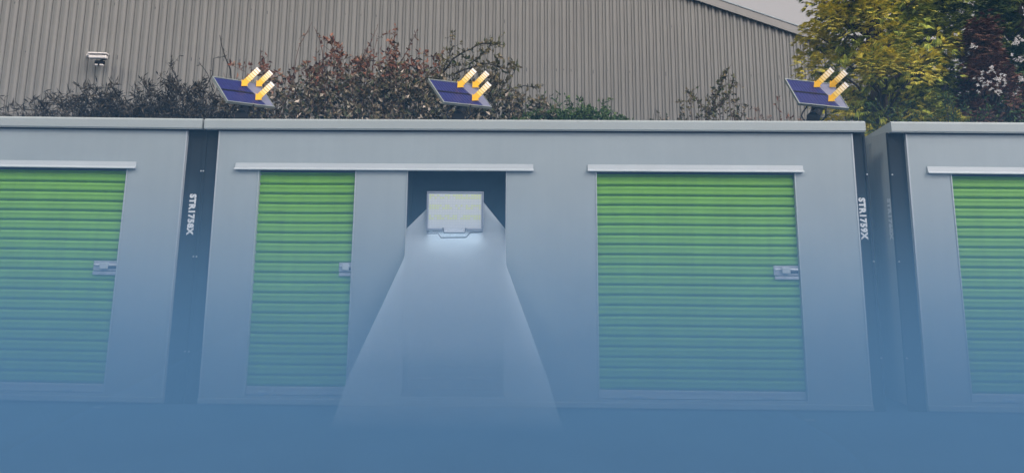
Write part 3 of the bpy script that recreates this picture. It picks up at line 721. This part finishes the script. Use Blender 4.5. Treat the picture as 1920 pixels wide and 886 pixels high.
def spray(mb, p, d, L, rg, mi=0):
    """flat fan of scale-leaved twiglets, drooping at the tips"""
    d = d.normalized(); s_ = d.cross(Vector((0,0,1)) + rv(rg,.5)).normalized(); n = s_.cross(d)
    for k in range(7):
        a = (k-3)*.26; e = (d*cos(a) + s_*sin(a)).normalized(); l_ = L*(1-.09*abs(k-3))*rg.uniform(.8,1.1)
        w = s_*cos(a) - d*sin(a); q = p + d*L*.10*abs(k-3)*.3
        m1 = q + e*l_*.55; tip = q + e*l_ + Vector((0,0,-.25*l_))
        mb.add([q, m1 + w*L*.075, tip, m1 - w*L*.075], [(0,1,2,3)], mi)
def conifer(name, label, px, Y, rad, H, leaf_ms, seed, n=2600, L=.2, zmin=2.2, offx=0, flat=1.0, group=None, gap=.0, clump=70, fill=0, side=.2):
    rg = random.Random(seed); b = at(px, 223, Y); b.z = 0
    t = empty(name, b); tag(t, label, 'tree', group)
    tk = MB(); tk.tube([(0,0,-.02),(.05,.02,H*.3),(-.04,0,H*.6),(0,0,H*.95)], [.20,.16,.10,.03], 10); 
    cr = MB(); cl_ = []
    for i in range(clump):
        z = rg.uniform(zmin, H*.98); f = (z/H); R_ = rad*(1.0 if f < .55 else max(.15, (1-f)/.45))*rg.uniform(.72, 1.08)
        a = rg.uniform(0, 2*pi); c = Vector((cos(a)*R_*.78, sin(a)*R_*.78*flat, z)); cl_.append((c, rg.uniform(.22,.42)*rad*.62))
        tk.tube(curved(Vector((0,0,max(.5,z-.5*rad))), c, rg, 4, .06), [.035,.028,.02,.012,.006], 5)
    for i in range(n):
        c, r_ = cl_[i % len(cl_)]
        dv = rv(rg).normalized(); 
        q = c + dv*r_*(rg.random()**.4)*Vector((1,1,1)).length/1.732
        out = Vector((q.x, q.y, 0)); out = out.normalized() if out.length > .01 else Vector((1,0,0))
        dd = out*.8 + dv*.7 + Vector((0,0,.25))
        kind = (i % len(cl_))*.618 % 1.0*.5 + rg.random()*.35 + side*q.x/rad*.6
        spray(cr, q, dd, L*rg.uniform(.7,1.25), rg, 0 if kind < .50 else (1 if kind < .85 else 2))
    for i in range(fill):
        z = rg.uniform(zmin, H*.9); f = z/H; R_ = rad*(1.0 if f < .55 else (1-f)/.45)*.75*rg.random()**.5; a = rg.uniform(0, 2*pi)
        spray(cr, Vector((cos(a)*R_, sin(a)*R_, z)), rv(rg), L*1.5, rg, 1)
    tk.build('trunk', M['bark'], t, fixn=False); cr.build('crown', leaf_ms, t, fixn=False)
    return t
TG = 'evergreen trees at the right'
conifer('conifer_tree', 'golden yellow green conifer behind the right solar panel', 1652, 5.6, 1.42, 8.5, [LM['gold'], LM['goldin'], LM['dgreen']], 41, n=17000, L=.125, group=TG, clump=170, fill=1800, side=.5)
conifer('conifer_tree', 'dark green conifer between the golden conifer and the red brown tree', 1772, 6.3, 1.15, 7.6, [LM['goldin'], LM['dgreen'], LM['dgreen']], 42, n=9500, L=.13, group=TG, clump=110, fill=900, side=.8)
bare = conifer('bare_conifer', 'half dead red brown conifer with small pale tufts near the right edge', 1858, 5.2, .95, 5.25, [LM['ivy'], LM['ivy'], LM['ivy']], 43, n=5200, L=.11, group=TG, clump=60)
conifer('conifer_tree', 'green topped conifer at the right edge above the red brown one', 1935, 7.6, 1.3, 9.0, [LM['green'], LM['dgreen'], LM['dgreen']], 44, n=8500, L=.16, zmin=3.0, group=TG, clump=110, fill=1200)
rg = random.Random(77); sh_ = MB(); b0 = bare.location
for (px, py, k, sp) in ((1858,130,10,12),(1848,158,16,16),(1880,150,14,12),(1905,76,12,10),(1910,108,8,9),(1750,72,3,3),(1790,64,2,3),(1752,128,3,4),(1826,88,4,6),(1874,172,6,8),(1915,148,5,6)):
    for _ in range(k):
        p = at(px+rg.gauss(0, sp*.6), py+rg.gauss(0, sp*.45), 4.25+rg.uniform(0,.3)) - b0
        for _k in range(9): leaf(sh_, p+rv(rg,.012), rv(rg), .028, .018, rg)
o = sh_.build('pale_tufts', mat('pale_tuft_leaf', (.62,.60,.60), .9, spec=.1), bare, fixn=False); o['kind'] = 'stuff'  # small pale leaf tufts scattered in front of the crown
shrub('undergrowth_shrub', 'dark green undergrowth below the conifers above the right container roof', 'shrub', 1790, 4.4, 1.9, [(-1,zat(1640,200,4.4)),(0,zat(1790,165,4.4)),(1,zat(1940,170,4.4))], 70, LM['green'], M['twig'], 36, lsize=.06, per=26, group=GR, side=.28, dense=1500)
